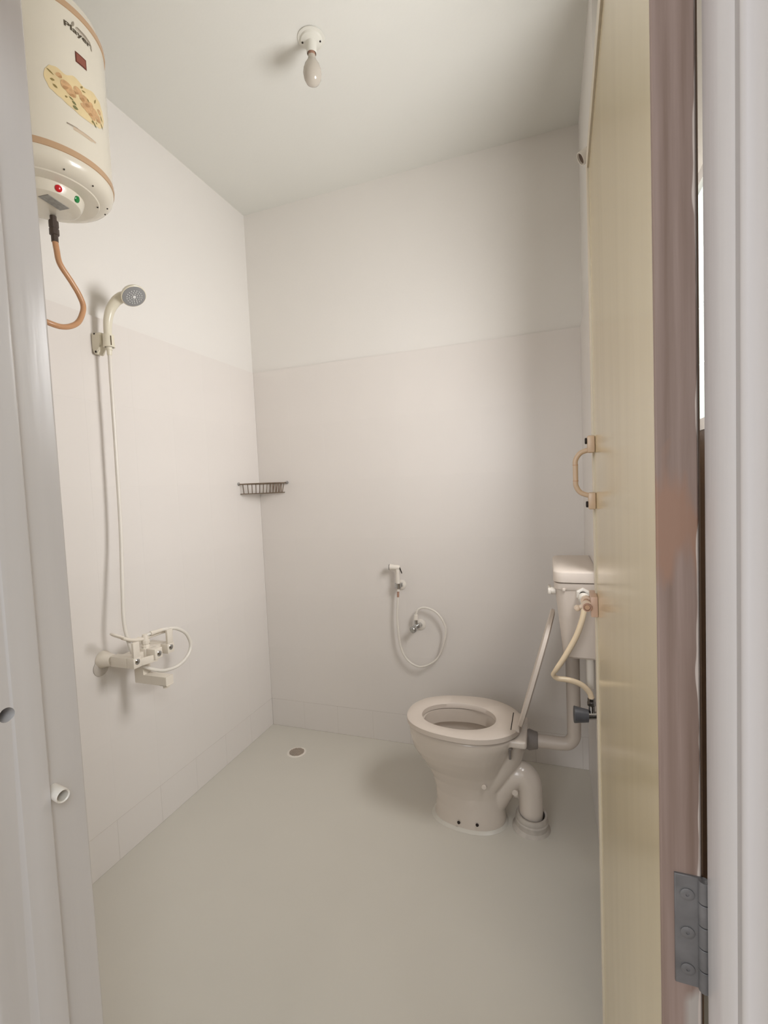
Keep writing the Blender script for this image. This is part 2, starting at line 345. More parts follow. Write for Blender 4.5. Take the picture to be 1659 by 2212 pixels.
# pull handle
hy = 0.648
ph = G().box(-0.0145, -0.0003, hy - 0.010, hy + 0.010, 1.349, 1.383, 0.003).done('handle_foot', 'handle', door, local=True)
G().cyl((-0.0185, hy, 1.373), (-0.0140, hy, 1.373), 0.0062, seg=20, bev=0.001).done('screw', 'dark', ph, local=True)
pf = G().box(-0.0145, -0.0003, hy - 0.010, hy + 0.010, 1.236, 1.270, 0.003).done('handle_foot', 'handle', door, local=True)
G().cyl((-0.0185, hy, 1.246), (-0.0140, hy, 1.246), 0.0062, seg=20, bev=0.001).done('screw', 'dark', pf, local=True)
gp = G().tube([(-0.004, hy, 1.356), (-0.016, hy, 1.354), (-0.028, hy, 1.349), (-0.0365, hy, 1.336), (-0.037, hy, 1.322), (-0.037, hy, 1.299), (-0.0365, hy, 1.284), (-0.029, hy, 1.271), (-0.016, hy, 1.265), (-0.004, hy, 1.263)], 0.0050, 14).done('pull_handle', 'handle', door, local=True)
for z in (1.326, 1.294): G().lathe([(0.0051, -0.001), (0.0054, 0), (0.0051, 0.001)], (-0.037, hy, z), (0, 0, 1), 20).done('grip_ring', 'boltdark', gp, local=True)
# sliding bolt
by = 0.642
bp_ = G().box(-0.0135, -0.0003, by, by + 0.066, 1.0165, 1.0580, 0.0012).done('bolt_plate', 'bolt_plate', door, local=True)
G().lathe([(0.0, 0.0), (0.0105, 0.0), (0.0105, 0.012), (0.0, 0.012)], (-0.0205, by + 0.002, 1.0375), (0, 1, 0), 24).done('bolt_guide', 'bolt', bp_, local=True)
G().lathe([(0.0, 0.0), (0.0105, 0.0), (0.0105, 0.012), (0.0, 0.012)], (-0.0205, by + 0.046, 1.0375), (0, 1, 0), 24).done('bolt_guide', 'bolt', bp_, local=True)
rod = G().cyl((-0.0205, by - 0.006, 1.0375), (-0.0205, by + 0.055, 1.0375), 0.0060, seg=20, bev=0.001).done('bolt_rod', 'boltdark', door, local=True)
G().lathe([(0.0060, -0.0072), (0.0082, -0.0072), (0.0082, -0.002), (0.0060, -0.002)], (-0.0205, by, 1.0375), (0, 1, 0), 24).done('rod_collar', 'rust', rod, local=True)
G().cyl((-0.0255, by + 0.024, 1.034), (-0.036, by + 0.024, 1.029), 0.0045, seg=14).ball((-0.0385, by + 0.024, 1.028), 0.0068, 14).done('bolt_knob', 'bolt', rod, local=True)
# butt hinge on the hinge edge
hz0, hz1 = 0.921, 1.006
hg = G().box(0.0085, DT, -0.0035, -0.0012, hz0, hz1, 0.0004, 1).done('hinge_leaf', 'hinge', door, local=True)
for z in (hz1 - 0.014, (hz0 + hz1) / 2 - 0.001, hz0 + 0.013):
    G().lathe([(0, -0.0004), (0.0022, 0.0), (0.0044, 0.0002), (0.0046, 0.0008), (0.0030, 0.0014), (0.0012, 0.0013), (0.0010, 0.0006), (0, 0.0006)], (0.0165, -0.0034, z), (0, -1, 0), 16).done('screw', 'hinge', hg, local=True)
for k in range(5):
    a = hz0 + k * (hz1 - hz0) / 5
    G().cyl((DT + 0.0012, -0.0046, a + 0.0004), (DT + 0.0012, -0.0046, a + (hz1 - hz0) / 5 - 0.0004), 0.0040, seg=16, bev=0.0004).done('knuckle', 'hinge', hg, local=True)

# ------------------------------------------------------------------ water heater
HX, HY, HR = -1.294, 0.976, 0.165
wh = thing('water_heater', 'cream cylindrical water heater with tan bands and a floral sticker, high on the left wall', 'water heater', (HX, HY, 2.12))
o3 = (HX, HY, 0)
G().lathe([(HR - 0.001, 2.185), (HR, 2.19), (HR, 2.565)], o3, (0, 0, 1), 96).done('shell', 'heater', wh)
G().lathe([(HR, 2.179), (HR + 0.0022, 2.180), (HR + 0.0030, 2.187), (HR + 0.0022, 2.195), (HR, 2.196)], o3, (0, 0, 1), 96).done('lower_band', 'band', wh)
G().lathe([(HR, 2.548), (HR + 0.0022, 2.549), (HR + 0.0030, 2.556), (HR + 0.0022, 2.564), (HR, 2.565)], o3, (0, 0, 1), 96).done('upper_band', 'band', wh)
G().lathe([(HR, 2.564), (0.158, 2.590), (0.13, 2.608), (0.08, 2.618), (0, 2.62)], o3, (0, 0, 1), 96).done('top_cover', 'heater', wh)
bc = G().lathe([(HR, 2.181), (HR - 0.0005, 2.172), (0.1610, 2.160), (0.1525, 2.150), (0.1400, 2.1445), (0.128, 2.1430), (0.126, 2.1405), (0.116, 2.1395), (0.0905, 2.1395), (0.0, 2.1395)], o3, (0, 0, 1), 96).done('bottom_cover', 'heater', wh)
for a in (-75, -20, 10, 52, 66): G().ball((HX + 0.147 * math.cos(math.radians(a)), HY + 0.147 * math.sin(math.radians(a)), 2.1468), 0.0022, 8).done('rivet', 'dark', bc)
for a in (48, -50, 170): G().ball((HX + 0.122 * math.cos(math.radians(a)), HY + 0.122 * math.sin(math.radians(a)), 2.1398), 0.0025, 8).done('rivet', 'dark', bc)
ch = G().lathe([(0.0905, 2.1400), (0.0895, 2.1360), (0.0860, 2.1260), (0.0800, 2.1160), (0.0740, 2.1140), (0.0, 2.1140)], o3, (0, 0, 1), 64).done('control_housing', 'heater', wh)
def on_cone(a, r, z): return (HX + r * math.cos(math.radians(a)), HY + r * math.sin(math.radians(a)), z)
for a, m_ in ((-17.5, 'red'), (17.5, 'green')):
    c = on_cone(a, 0.0868, 2.1265); n_ = Vector((math.cos(math.radians(a)), math.sin(math.radians(a)), -0.45))
    G().lathe([(0.0085, -0.003), (0.0085, 0.001), (0.006, 0.0026), (0, 0.0032)], c, n_, 20).done('indicator_lens', m_, ch, label='red indicator lens' if m_ == 'red' else 'green indicator lens')
G().box(-0.016, 0.016, -0.033, 0.033, -0.0008, 0.0008, m=Matrix.Translation((HX + 0.034, HY - 0.004, 2.1134)) @ Matrix.Rotation(0.12, 4, 'Z')).done('rating_plate', 'label', ch)
G().box(HX - 0.196, HX - 0.155, HY - 0.05, HY + 0.05, 2.24, 2.50, 0.003).done('wall_bracket', 'heater', wh)
# print on the shell (flat print, laid on the curve)
def cylp(t, z, dr=0.0008): return Vector((HX + (HR + dr) * math.cos(t), HY + (HR + dr) * math.sin(t), z))
def sm(pts, x):
    for (a, va), (b, vb) in zip(pts, pts[1:]):
        if a <= x <= b:
            u = (x - a) / (b - a); u = u * u * (3 - 2 * u); return va + (vb - va) * u
    return pts[-1][1]
top = [(-0.555, 2.352), (-0.53, 2.369), (-0.47, 2.380), (-0.39, 2.383), (-0.27, 2.377), (-0.14, 2.387), (0.01, 2.379), (0.19, 2.388), (0.33, 2.383), (0.41, 2.367), (0.445, 2.345)]
bot = [(-0.555, 2.346), (-0.54, 2.338), (-0.488, 2.322), (-0.374, 2.313), (-0.242, 2.303), (-0.072, 2.296), (0.09, 2.297), (0.275, 2.306), (0.40, 2.322), (0.445, 2.341)]
def strip(f0, f1, t0, t1, n, dr):
    g = G(); a = [g.bm.verts.new(cylp(t0 + (t1 - t0) * i / n, f0(t0 + (t1 - t0) * i / n), dr)) for i in range(n + 1)]; b = [g.bm.verts.new(cylp(t0 + (t1 - t0) * i / n, f1(t0 + (t1 - t0) * i / n), dr)) for i in range(n + 1)]
    for i in range(n): g.bm.faces.new((a[i], a[i + 1], b[i + 1], b[i]))
    return g
stk = strip(lambda t: sm(bot, t), lambda t: sm(top, t), -0.555, 0.445, 60, 0.0008).done('floral_sticker', 'sticker', wh)
def blob(g, t, z, a, b, rot, dr=0.0014, n=14, jag=0.0):
    vs = []
    for i in range(n):
        q = 2 * PI * i / n; k = 1 + jag * math.sin(q * 3 + t * 40); x = a * math.cos(q) * k; y = b * math.sin(q) * k
        vs.append(g.bm.verts.new(cylp(t + (x * math.cos(rot) - y * math.sin(rot)) / HR, z + x * math.sin(rot) + y * math.cos(rot), dr)))
    g.bm.faces.new(vs)
def leafb(g, t, z, L, W, rot, dr=0.0015):
    vs = []
    for i in range(12):
        q = i / 12 * 2 - 1 if i <= 6 else None
    pts = [(-L, 0), (-L * 0.5, W * 0.8), (0, W), (L * 0.5, W * 0.7), (L, 0), (L * 0.5, -W * 0.7), (0, -W), (-L * 0.5, -W * 0.8)]
    for x, y in pts: vs.append(g.bm.verts.new(cylp(t + (x * math.cos(rot) - y * math.sin(rot)) / HR, z + x * math.sin(rot) + y * math.cos(rot), dr)))
    g.bm.faces.new(vs)
for t, z, r in [(-0.36, 2.366, 0.0065), (-0.27, 2.350, 0.0125), (-0.20, 2.340, 0.011), (-0.10, 2.356, 0.010), (0.00, 2.346, 0.0125), (0.07, 2.330, 0.013), (0.14, 2.322, 0.011), (0.20, 2.338, 0.009), (0.27, 2.330, 0.010), (0.31, 2.352, 0.007), (-0.02, 2.328, 0.007), (0.12, 2.346, 0.008)]:
    g = G(); blob(g, t, z, r * 1.1, r * 0.92, 0.2, 0.0014, jag=0.08); g.done('rose_print', 'rose', stk)
for t, z, r in [(-0.345, 2.363, 0.0035), (-0.28, 2.344, 0.0055), (-0.19, 2.334, 0.005), (-0.03, 2.343, 0.0055), (0.05, 2.337, 0.006), (0.10, 2.320, 0.005), (0.26, 2.323, 0.005), (-0.12, 2.348, 0.004)]:
    g = G(); blob(g, t, z, r * 1.3, r * 0.7, 0.5, 0.0018, jag=0.15); g.done('rose_shade_print', 'rose_dark', stk)
for t, z, L, W, r in [(-0.47, 2.364, 0.009, 0.002, -0.6), (-0.45, 2.347, 0.005, 0.003, 0.1), (-0.42, 2.334, 0.006, 0.003, -0.5), (-0.03, 2.373, 0.005, 0.0022, 0.9), (0.00, 2.366, 0.006, 0.002, 0.2), (0.22, 2.368, 0.008, 0.002, 1.2), (0.36, 2.340, 0.007, 0.0025, -1.0), (0.36, 2.320, 0.008, 0.002, -0.9), (-0.28, 2.322, 0.0035, 0.0025, 0.5), (0.07, 2.352, 0.005, 0.0025, -0.8), (0.14, 2.306, 0.005, 0.003, 0.6), (0.22, 2.312, 0.003, 0.0015, -0.8)]:
    g = G(); leafb(g, t, z, L, W, r); g.done('leaf_print', 'leaf', stk)
for t, z, L, W, r in [(-0.17, 2.318, 0.006, 0.0035, -0.5), (-0.155, 2.308, 0.007, 0.0045, -0.1), (0.17, 2.304, 0.010, 0.0025, -0.7), (-0.21, 2.325, 0.006, 0.002, -0.3)]:
    g = G(); leafb(g, t, z, L, W, r); g.done('green_leaf_print', 'leaf_green', stk)
strip(lambda t: 2.4295, lambda t: 2.456, -0.095, 0.092, 10, 0.0008).done('red_label', 'print_redrim', wh)
strip(lambda t: 2.4325, lambda t: 2.453, -0.080, 0.078, 10, 0.0012).done('red_label_field', 'print_red', wh)
strip(lambda t: 2.2555, lambda t: 2.2590, -0.30, -0.14, 10, 0.0008).done('grey_stripe', 'stripe_grey', wh)
strip(lambda t: 2.2535, lambda t: 2.2565, -0.21, 0.17, 16, 0.0010).done('tan_stripe', 'stripe_tan', wh)
strip(lambda t: 2.2565, lambda t: 2.2577, -0.14, 0.18, 16, 0.0010).done('thin_stripe', 'stripe_grey', wh)
strip(lambda t: 2.2490, lambda t: 2.2515, -0.21, 0.10, 16, 0.0010).done('second_tan_stripe', 'stripe_tan', wh)
def text_on_shell(body, t0, t1, z0, zh, m_):
    cu = bpy.data.curves.new('lettering', 'FONT'); cu.body = body; cu.size = 1.0; cu.offset = 0.022
    to = bpy.data.objects.new('lettering', cu); COL.objects.link(to)
    dg = bpy.context.evaluated_depsgraph_get(); dg.update()
    me = bpy.data.meshes.new_from_object(to.evaluated_get(dg)); bpy.data.objects.remove(to)
    xs = [v.co.x for v in me.vertices]; x0, x1 = min(xs), max(xs)
    for v in me.vertices:
        v.co = cylp(t0 + (v.co.x - x0) / (x1 - x0) * (t1 - t0), z0 + v.co.y * zh, 0.0011)
    me.transform(Matrix.Translation(-Vector(wh.location))); me.materials.clear(); me.materials.append(M[m_])
    o = bpy.data.objects.new('brand_lettering', me); COL.objects.link(o); o.parent = wh; return o
text_on_shell('Player', -0.232, 0.205, 2.5015, 0.0185, 'print_dark')
g = G()   # grey emblem above the letters: a raised petal at the left and a long swept wing ending in a tail at the right
leafb(g, -0.095, 2.5215, 0.0085, 0.0032, 1.25, 0.0010)
g.done('emblem_petal', 'print_grey', wh)
strip(lambda t: sm([(-0.05, 2.5185), (0.02, 2.5165), (0.18, 2.5125), (0.235, 2.507)], t), lambda t: sm([(-0.05, 2.5200), (-0.02, 2.5235), (0.10, 2.5225), (0.20, 2.5190), (0.235, 2.512)], t), -0.05, 0.235, 20, 0.0009).done('emblem_wing', 'print_grey', wh)
strip(lambda t: sm([(-0.05, 2.5150), (0.05, 2.5130), (0.20, 2.5090)], t), lambda t: sm([(-0.05, 2.5186), (0.05, 2.5166), (0.20, 2.5120)], t), -0.05, 0.20, 16, 0.0008).done('emblem_shade', 'print_pale', wh)
leafb(g := G(), 0.222, 2.5035, 0.0062, 0.0022, 1.9, 0.0010); g.done('emblem_tail', 'print_grey', wh)

# heater's flexible hose
hx, hyy = -1.322, 1.013
th = thing('water_hose', 'tan flexible hose hanging from the water heater in a loop, dark nut at its top', 'hose', (hx, hyy, 2.04))
G().tube([(hx, hyy, 2.046), (hx, 1.016, 2.02), (hx, 1.023, 1.983), (hx, 1.055, 1.944), (hx, 1.078, 1.911), (hx, 1.087, 1.880), (hx, 1.071, 1.838), (hx, 1.045, 1.814), (hx, 1.008, 1.801), (-1.33, 0.965, 1.806), (-1.37, 0.925, 1.825), (-1.42, 0.90, 1.845), (-1.470, 0.895, 1.85)], 0.0078, 16).done('hose_body', 'hose_tan', th)
G().lathe([(0, 0), (0.0090, 0), (0.0090, 0.018), (0.0125, 0.020), (0.0125, 0.036), (0.0105, 0.038), (0.0125, 0.041), (0.0125, 0.058), (0.0085, 0.060), (0.0085, 0.072), (0, 0.072)], (hx, hyy, 2.040), (0, 0, 1), 8).done('hose_nut', 'black_nut', th, angle=20)
G().lathe([(0, 0), (0.024, 0), (0.022, 0.005), (0.0100, 0.008), (0.0100, 0.022), (0, 0.022)], (XL + 0.0005, 0.895, 1.85), (1, 0, 0), 24).done('wall_nipple', 'chrome', th)

# ------------------------------------------------------------------ hand shower
sb = thing('shower_bracket', 'cream shield-shaped wall bracket that clips the hand shower to the left wall', 'bracket', (XL, 1.262, 1.84))
# web plate: a shield outline standing off the wall, seen from the doorway side
web = [(0.0008, 0.031), (0.040, 0.030), (0.0435, 0.020), (0.043, -0.004), (0.038, -0.014), (0.031, -0.021), (0.027, -0.032), (0.020, -0.0405), (0.012, -0.041), (0.005, -0.034), (0.0008, -0.020)]
mb = Matrix.Translation((XL, 1.274, 1.842)) @ Matrix(((1, 0, 0, 0), (0, 0, -1, 0), (0, 1, 0, 0), (0, 0, 0, 1)))
pb = G().prism(web, 0.0, 0.030, mb)
bmesh.ops.bevel(pb.bm, geom=[e_ for e_ in pb.bm.edges if all((mb.inverted() @ v.co).z > 0.029 for v in e_.verts)], offset=0.003, segments=3, affect='EDGES')
bpl = pb.done('back_plate', 'cream_plastic', sb)
for u_, v_, r_ in ((0.0165, 0.0275, 0.0032), (0.0185, -0.0335, 0.0038)): G().cyl((XL + u_, 1.2450, 1.842 + v_), (XL + u_, 1.2430, 1.842 + v_), r_, seg=14).done('screw_hole', 'dark', bpl)
cp = G().lathe([(0.0135, -0.020), (0.0185, -0.020), (0.0180, -0.004), (0.0175, 0.022), (0.0135, 0.022)], (-1.4290, 1.2620, 1.842), (0, 0, 1), 28).done('clip', 'cream_plastic', sb)
G().box(-1.4120, -1.4105, 1.2545, 1.2575, 1.826, 1.858).done('clip_slot', 'groove', cp)

hs = thing('hand_shower', 'white hand shower with a round grey spray face, held in the left wall bracket', 'shower head', (-1.429, 1.262, 1.83))
G().tube([(-1.429, 1.262, 1.812), (-1.4295, 1.262, 1.842), (-1.430, 1.262, 1.875), (-1.4275, 1.264, 1.915), (-1.417, 1.268, 1.950), (-1.398, 1.275, 1.977), (-1.378, 1.282, 1.990), (-1.356, 1.288, 1.996)], [0.0098, 0.0118, 0.0128, 0.0140, 0.0152, 0.0165, 0.0180, 0.0150], 20).done('handle', 'cream_plastic', hs)
hc = Vector((-1.334, 1.292, 1.990)); hn = Vector((0.60, -0.12, -0.79)).normalized()
G().lathe([(0, -0.026), (0.014, -0.0255), (0.027, -0.021), (0.036, -0.013), (0.0408, -0.004), (0.0416, 0.0005), (0.0398, 0.002), (0.0, 0.002)], hc, hn, 40).done('spray_head', 'cream_plastic', hs)
fp = G().lathe([(0.0388, 0.001), (0.0380, 0.0032), (0.030, 0.0046), (0.0, 0.0046)], hc, hn, 40).done('spray_face', 'greyface', hs)
nm = axis_mat(hc, hn)
ng = G()
for r, n in ((0.0105, 8), (0.0175, 13), (0.0245, 18)):
    for i in range(n):
        a = 2 * PI * (i + 0.3 * (r > 0.01)) / n; p = nm @ Vector((r * math.cos(a) * 1.0, r * math.sin(a), 0.0044)); ng.cyl(p, p + hn * 0.0022, 0.0018, 0.0014, 8)
o_ = ng.done('nozzles', 'nozzle', fp)
G().lathe([(0.0058, 0.004), (0.0052, 0.006), (0, 0.0065)], hc, hn, 16).done('centre_nozzle', 'nozzle', fp)

sh = thing('shower_hose', 'long thin white hose running from the hand shower down to the wall mixer', 'hose', (-1.429, 1.26, 1.80))
G().tube([(-1.429, 1.262, 1.806), (-1.4285, 1.260, 1.72), (-1.428, 1.258, 1.50), (-1.424, 1.250, 1.20), (-1.408, 1.226, 1.00), (-1.395, 1.210, 0.88), (-1.385, 1.212, 0.81), (-1.380, 1.226, 0.752), (-1.372, 1.240, 0.718), (-1.362, 1.258, 0.698), (-1.352, 1.285, 0.680), (-1.347, 1.325, 0.662), (-1.347, 1.394, 0.655), (-1.348, 1.445, 0.676), (-1.350, 1.466, 0.712), (-1.350, 1.446, 0.760), (-1.350, 1.407, 0.791), (-1.351, 1.373, 0.804), (-1.354, 1.328, 0.811), (-1.360, 1.290, 0.811), (-1.365, 1.268, 0.808)], 0.0062, 12, 10).done('hose_body', 'hose_white', sh)
G().lathe([(0, 0), (0.0072, 0), (0.0072, 0.028), (0.0082, 0.030), (0.0082, 0.046), (0, 0.046)], (-1.354, 1.330, 0.8108), (-0.13, -1, 0.0), 16).done('hose_nut', 'mixer', sh)
G().lathe([(0, 0), (0.0066, 0), (0.0082, 0.004), (0.0082, 0.018), (0, 0.018)], (-1.4288, 1.2615, 1.794), (0, 0, 1), 16).done('hose_nut', 'cream_plastic', sh)

# ------------------------------------------------------------------ wall mixer
wm = thing('wall_mixer', 'white plastic wall mixer tap with three square lever handles, chrome buttons and a spout', 'tap', (XL, 1.27, 0.74))
y1, y2, ym, zm = 1.195, 1.345, 1.270, 0.744
for y in (y1, y2):
    f_ = G().lathe([(0, 0), (0.030, 0), (0.0305, 0.004), (0.026, 0.014), (0.020, 0.045), (0.018, 0.047), (0, 0.047)], (XL + 0.0008, y, zm - 0.004), (1, 0, 0), 32).done('flange', 'mixer', wm)
    G().lathe([(0, 0), (0.0125, 0), (0.0125, 0.014), (0, 0.014)], (XL + 0.044, y, zm - 0.003), (1, 0, 0), 8).done('union_nut', 'mixer', f_, angle=20)
    inlet = G().box(XL + 0.055, -1.362, y - 0.0155, y + 0.0155, zm - 0.0205, zm + 0.0145, 0.0012).done('inlet_arm', 'mixer', wm)
    hd_ = G().box(-1.361, -1.330, y - 0.0155, y + 0.0155, zm - 0.0210, zm + 0.0145, 0.0012).box(-1.3395, -1.330, y - 0.013, y + 0.013, zm + 0.012, zm + 0.066, 0.0015)
    hd_ = hd_.done('lever_handle', 'mixer', wm)
    G().lathe([(0, -0.001), (0.0098, -0.001), (0.0098, 0.0012), (0.0082, 0.0022), (0.006, 0.0034), (0, 0.0042)], (-1.330, y, zm), (1, 0, 0), 24).done('chrome_button', 'chrome', hd_)
body = G().box(-1.415, -1.362, y1 + 0.013, y2 - 0.013, zm - 0.013, zm + 0.013, 0.0015).box(-1.418, -1.352, ym - 0.019, ym + 0.019, zm - 0.026, zm + 0.022, 0.0015).done('mixer_body', 'mixer', wm)
dv = G().box(-1.352, -1.312, ym - 0.0165, ym + 0.0165, zm - 0.014, zm + 0.022, 0.0015)
dv.box(-0.006, 0.006, -0.052, 0.004, -0.0125, 0.0125, 0.0015, m=Matrix.Translation((-1.322, ym - 0.006, zm - 0.010)) @ Matrix.Rotation(-0.35, 4, 'Z'))
dv = dv.done('diverter_handle', 'mixer', wm)
G().lathe([(0, -0.001), (0.0098, -0.001), (0.0098, 0.0012), (0.0082, 0.0022), (0.006, 0.0034), (0, 0.0042)], (-1.312, ym + 0.002, zm + 0.003), (1, 0, 0), 24).done('chrome_button', 'chrome', dv)
sp_ = G().prism([(-1.4125, zm - 0.024), (-1.4125, zm - 0.1045), (-1.272, zm - 0.1045), (-1.272, zm - 0.0735), (-1.3725, zm - 0.0735), (-1.3725, zm - 0.024)], -0.0165, 0.0165, Matrix.Translation((0, ym, 0)) @ Matrix(((1, 0, 0, 0), (0, 0, -1, 0), (0, 1, 0, 0), (0, 0, 0, 1)))).done('spout', 'mixer', wm)
G().lathe([(0, 0), (0.0115, 0), (0.0115, 0.012), (0.0095, 0.013), (0, 0.013)], (-1.288, ym, zm - 0.1035), (0, 0, -1), 20).box(-1.303, -1.270, ym - 0.0165, ym + 0.0165, zm - 0.1055, zm - 0.1035).done('spout_nozzle', 'mixer', sp_)
po = G().lathe([(0, 0), (0.0135, 0), (0.0135, 0.010), (0.0115, 0.012), (0.0115, 0.017), (0.0145, 0.018), (0.0145, 0.028), (0.0125, 0.030), (0.0110, 0.042), (0.0085, 0.050), (0, 0.052)], (-1.366, ym - 0.004, zm + 0.020), (0, 0, 1), 10).done('riser_post', 'mixer', wm, angle=25)
cr = G().tube([(-1.366, 1.255, 0.800), (-1.368, 1.225, 0.806), (-1.372, 1.20, 0.816), (-1.376, 1.180, 0.828)], [0.0065, 0.0060, 0.0058, 0.0058], 12).tube([(-1.366, 1.268, 0.800), (-1.368, 1.31, 0.797), (-1.366, 1.345, 0.797), (-1.360, 1.372, 0.794)], 0.0055, 12).done('shower_cradle', 'mixer', wm)
ring = G().tube([(-1.376, 1.184, 0.826), (-1.364, 1.172, 0.833), (-1.364, 1.156, 0.843), (-1.376, 1.148, 0.849), (-1.390, 1.153, 0.848), (-1.394, 1.168, 0.838), (-1.388, 1.181, 0.829), (-1.376, 1.184, 0.826)], 0.0042, 10).done('cradle_fork', 'mixer', cr)
G().box(-1.366, -1.350, 1.362, 1.380, 0.785, 0.797, 0.002).done('cradle_fork', 'mixer', cr)
# broken plaster pocket under the near flange
pk = G().lathe([(0, 0), (0.028, 0), (0.030, 0.002), (0.020, 0.005), (0, 0.005)], (XL + 0.0007, y1 - 0.010, zm - 0.030), (1, 0, 0), 14).done('plaster_patch', 'cement')
tag(pk, 'rough smeared plaster patch on the left wall behind the near mixer flange', 'plaster patch')

# ------------------------------------------------------------------ corner wire basket
wbk = thing('soap_basket', 'rusty wire corner soap basket fixed where the left and back walls meet', 'soap basket', (XL + 0.06, YB - 0.06, 1.30))
def carc(r0, r1, z, n=24):   # front curve from the left wall to the back wall
    pts = []
    for i in range(n + 1):
        a = i / n * PI / 2; x = XL + 0.004 + r0 * math.sin(a) ** 0.75; y = YB - 0.004 - r1 * math.cos(a) ** 0.75; pts.append((x, y, z))
    return pts
topc = carc(0.165, 0.18, 1.342); botc = carc(0.152, 0.172, 1.292)
rim = G().tube([(XL + 0.0042, YB - 0.004, 1.342)] + [(XL + 0.0042, YB - 0.18, 1.342)] , 0.0028, 8, 1, False).tube(topc, 0.0030, 8, 1, False).tube([(XL + 0.169, YB - 0.0042, 1.342), (XL + 0.004, YB - 0.0042, 1.342)], 0.0028, 8, 1, False)
rim.done('top_rim', 'steel', wbk)
G().tube(botc, 0.0024, 8, 1, False).tube([(XL + 0.0045, YB - 0.172, 1.292), (XL + 0.0045, YB - 0.004, 1.292), (XL + 0.152, YB - 0.0045, 1.292)], 0.0022, 8, 1, False).done('bottom_rim', 'steel', wbk)
for i in range(1, 24, 2):
    G().tube([topc[i], botc[i]], 0.0021, 8, 1, False).done('wire', 'steel', wbk)
for k in range(4, 9):
    G().tube([(XL + k * 0.0175, YB - 0.005, 1.341), (XL + k * 0.0170, YB - 0.005, 1.292)], 0.0019, 6, 1, False).done('back_wire', 'rusty_wire', wbk)
for k in range(1, 7):
    x = XL + 0.004 + k * 0.02; ym_ = YB - 0.006 - 0.165 * max(0.0, (1 - (k * 0.02 / 0.140) ** 1.6)) ** 0.62
    G().tube([(x, YB - 0.005, 1.291), (x, min(ym_, YB - 0.02), 1.291)], 0.0016, 6, 1, False).done('floor_wire', 'steel', wbk)
for p_, d_ in (((XL + 0.172, YB, 1.343), (0, -1, 0)), ((XL, YB - 0.186, 1.343), (1, 0, 0))):
    G().lathe([(0, 0.0005), (0.009, 0.0005), (0.009, 0.005), (0.004, 0.008), (0, 0.008)], p_, d_, 16).done('fixing_lug', 'chrome', wbk)

# ------------------------------------------------------------------ health faucet on the back wall
fh = thing('faucet_holder', 'round chrome wall hook holding the bidet spray on the back wall', 'holder', (-0.705, YB, 0.815))
G().lathe([(0, 0.0008), (0.024, 0.0008), (0.0235, 0.006), (0.016, 0.010), (0, 0.010)], (-0.702, YB, 0.812), (0, -1, 0), 28).done('rose_plate', 'plastic', fh)
G().box(-0.713, -0.693, YB - 0.024, YB - 0.008, 0.804, 0.824, 0.002).lathe([(0.0110, -0.012), (0.0150, -0.012), (0.0160, 0.012), (0.0110, 0.012)], (-0.7085, YB - 0.038, 0.814), (0, 0, 1), 24).done('hook', 'chrome', fh)
hf = thing('bidet_spray', 'white bidet spray with a thin dark trigger, hanging on the back wall', 'bidet spray', (-0.709, YB - 0.038, 0.82))
FY = YB - 0.038
G().tube([(-0.7095, FY, 0.786), (-0.709, FY, 0.82), (-0.7085, FY, 0.86), (-0.707, FY, 0.884), (-0.709, FY, 0.898)], [0.0075, 0.0095, 0.0105, 0.0115, 0.0120], 18).done('handle', 'plastic', hf)
G().lathe([(0, -0.010), (0.010, -0.008), (0.0125, 0.0), (0.0125, 0.022), (0.0148, 0.036), (0.0152, 0.042), (0, 0.042)], (-0.704, FY, 0.9035), (-1, -0.12, 0.06), 24).done('spray_head', 'plastic', hf)
hfd = Vector((-1, -0.12, 0.06)).normalized(); c_ = Vector((-0.704, FY, 0.9035)) + hfd * 0.0415
G().lathe([(0.0146, 0.0), (0.0140, 0.0035), (0.0, 0.0040)], c_, hfd, 24).done('spray_face', 'dark', hf)
G().tube([(-0.699, FY - 0.004, 0.909), (-0.694, FY - 0.006, 0.900), (-0.684, FY - 0.008, 0.876)], [0.0028, 0.0030, 0.0022], 8).done('trigger', 'dark', hf)
bh = thing('bidet_hose', 'thin white hose of the bidet spray looping on the back wall', 'hose', (-0.71, FY, 0.79))
G().tube([(-0.7095, FY, 0.786), (-0.714, FY, 0.73), (-0.720, FY, 0.642), (-0.709, FY, 0.515), (-0.677, FY, 0.449), (-0.620, FY, 0.419), (-0.561, FY, 0.438), (-0.514, FY, 0.485), (-0.481, FY, 0.588), (-0.490, FY, 0.645), (-0.518, FY, 0.686), (-0.552, FY, 0.706), (-0.585, FY, 0.711), (-0.612, FY, 0.700), (-0.6245, FY, 0.676)], 0.0049, 12, 10).done('hose_body', 'hose_white', bh)
G().tube([(-0.7095, FY, 0.790), (-0.7115, FY, 0.758)], [0.0060, 0.0056], 12, 1, False).done('rusty_collar', 'rust', bh)
G().lathe([(0, 0), (0.0105, 0), (0.0095, 0.024), (0.0075, 0.026), (0, 0.026)], (-0.6250, FY, 0.650), (0.02, 0, 1), 12).done('hose_nut', 'plastic', bh)
av = thing('angle_valve', 'small chrome angle valve on the back wall under the bidet hose', 'valve', (-0.62, YB, 0.62))
G().lathe([(0, 0.0008), (0.027, 0.0008), (0.0265, 0.004), (0.018, 0.009), (0.0, 0.009)], (-0.613, YB, 0.617), (0, -1, 0), 28).done('escutcheon', 'plastic', av)
G().cyl((-0.613, YB - 0.008, 0.617), (-0.618, FY - 0.004, 0.620), 0.0115, seg=20).cyl((-0.6255, FY, 0.612), (-0.6250, FY, 0.650), 0.0085, seg=20).ball((-0.624, FY, 0.618), 0.0145, 18).done('valve_body', 'chrome', av)
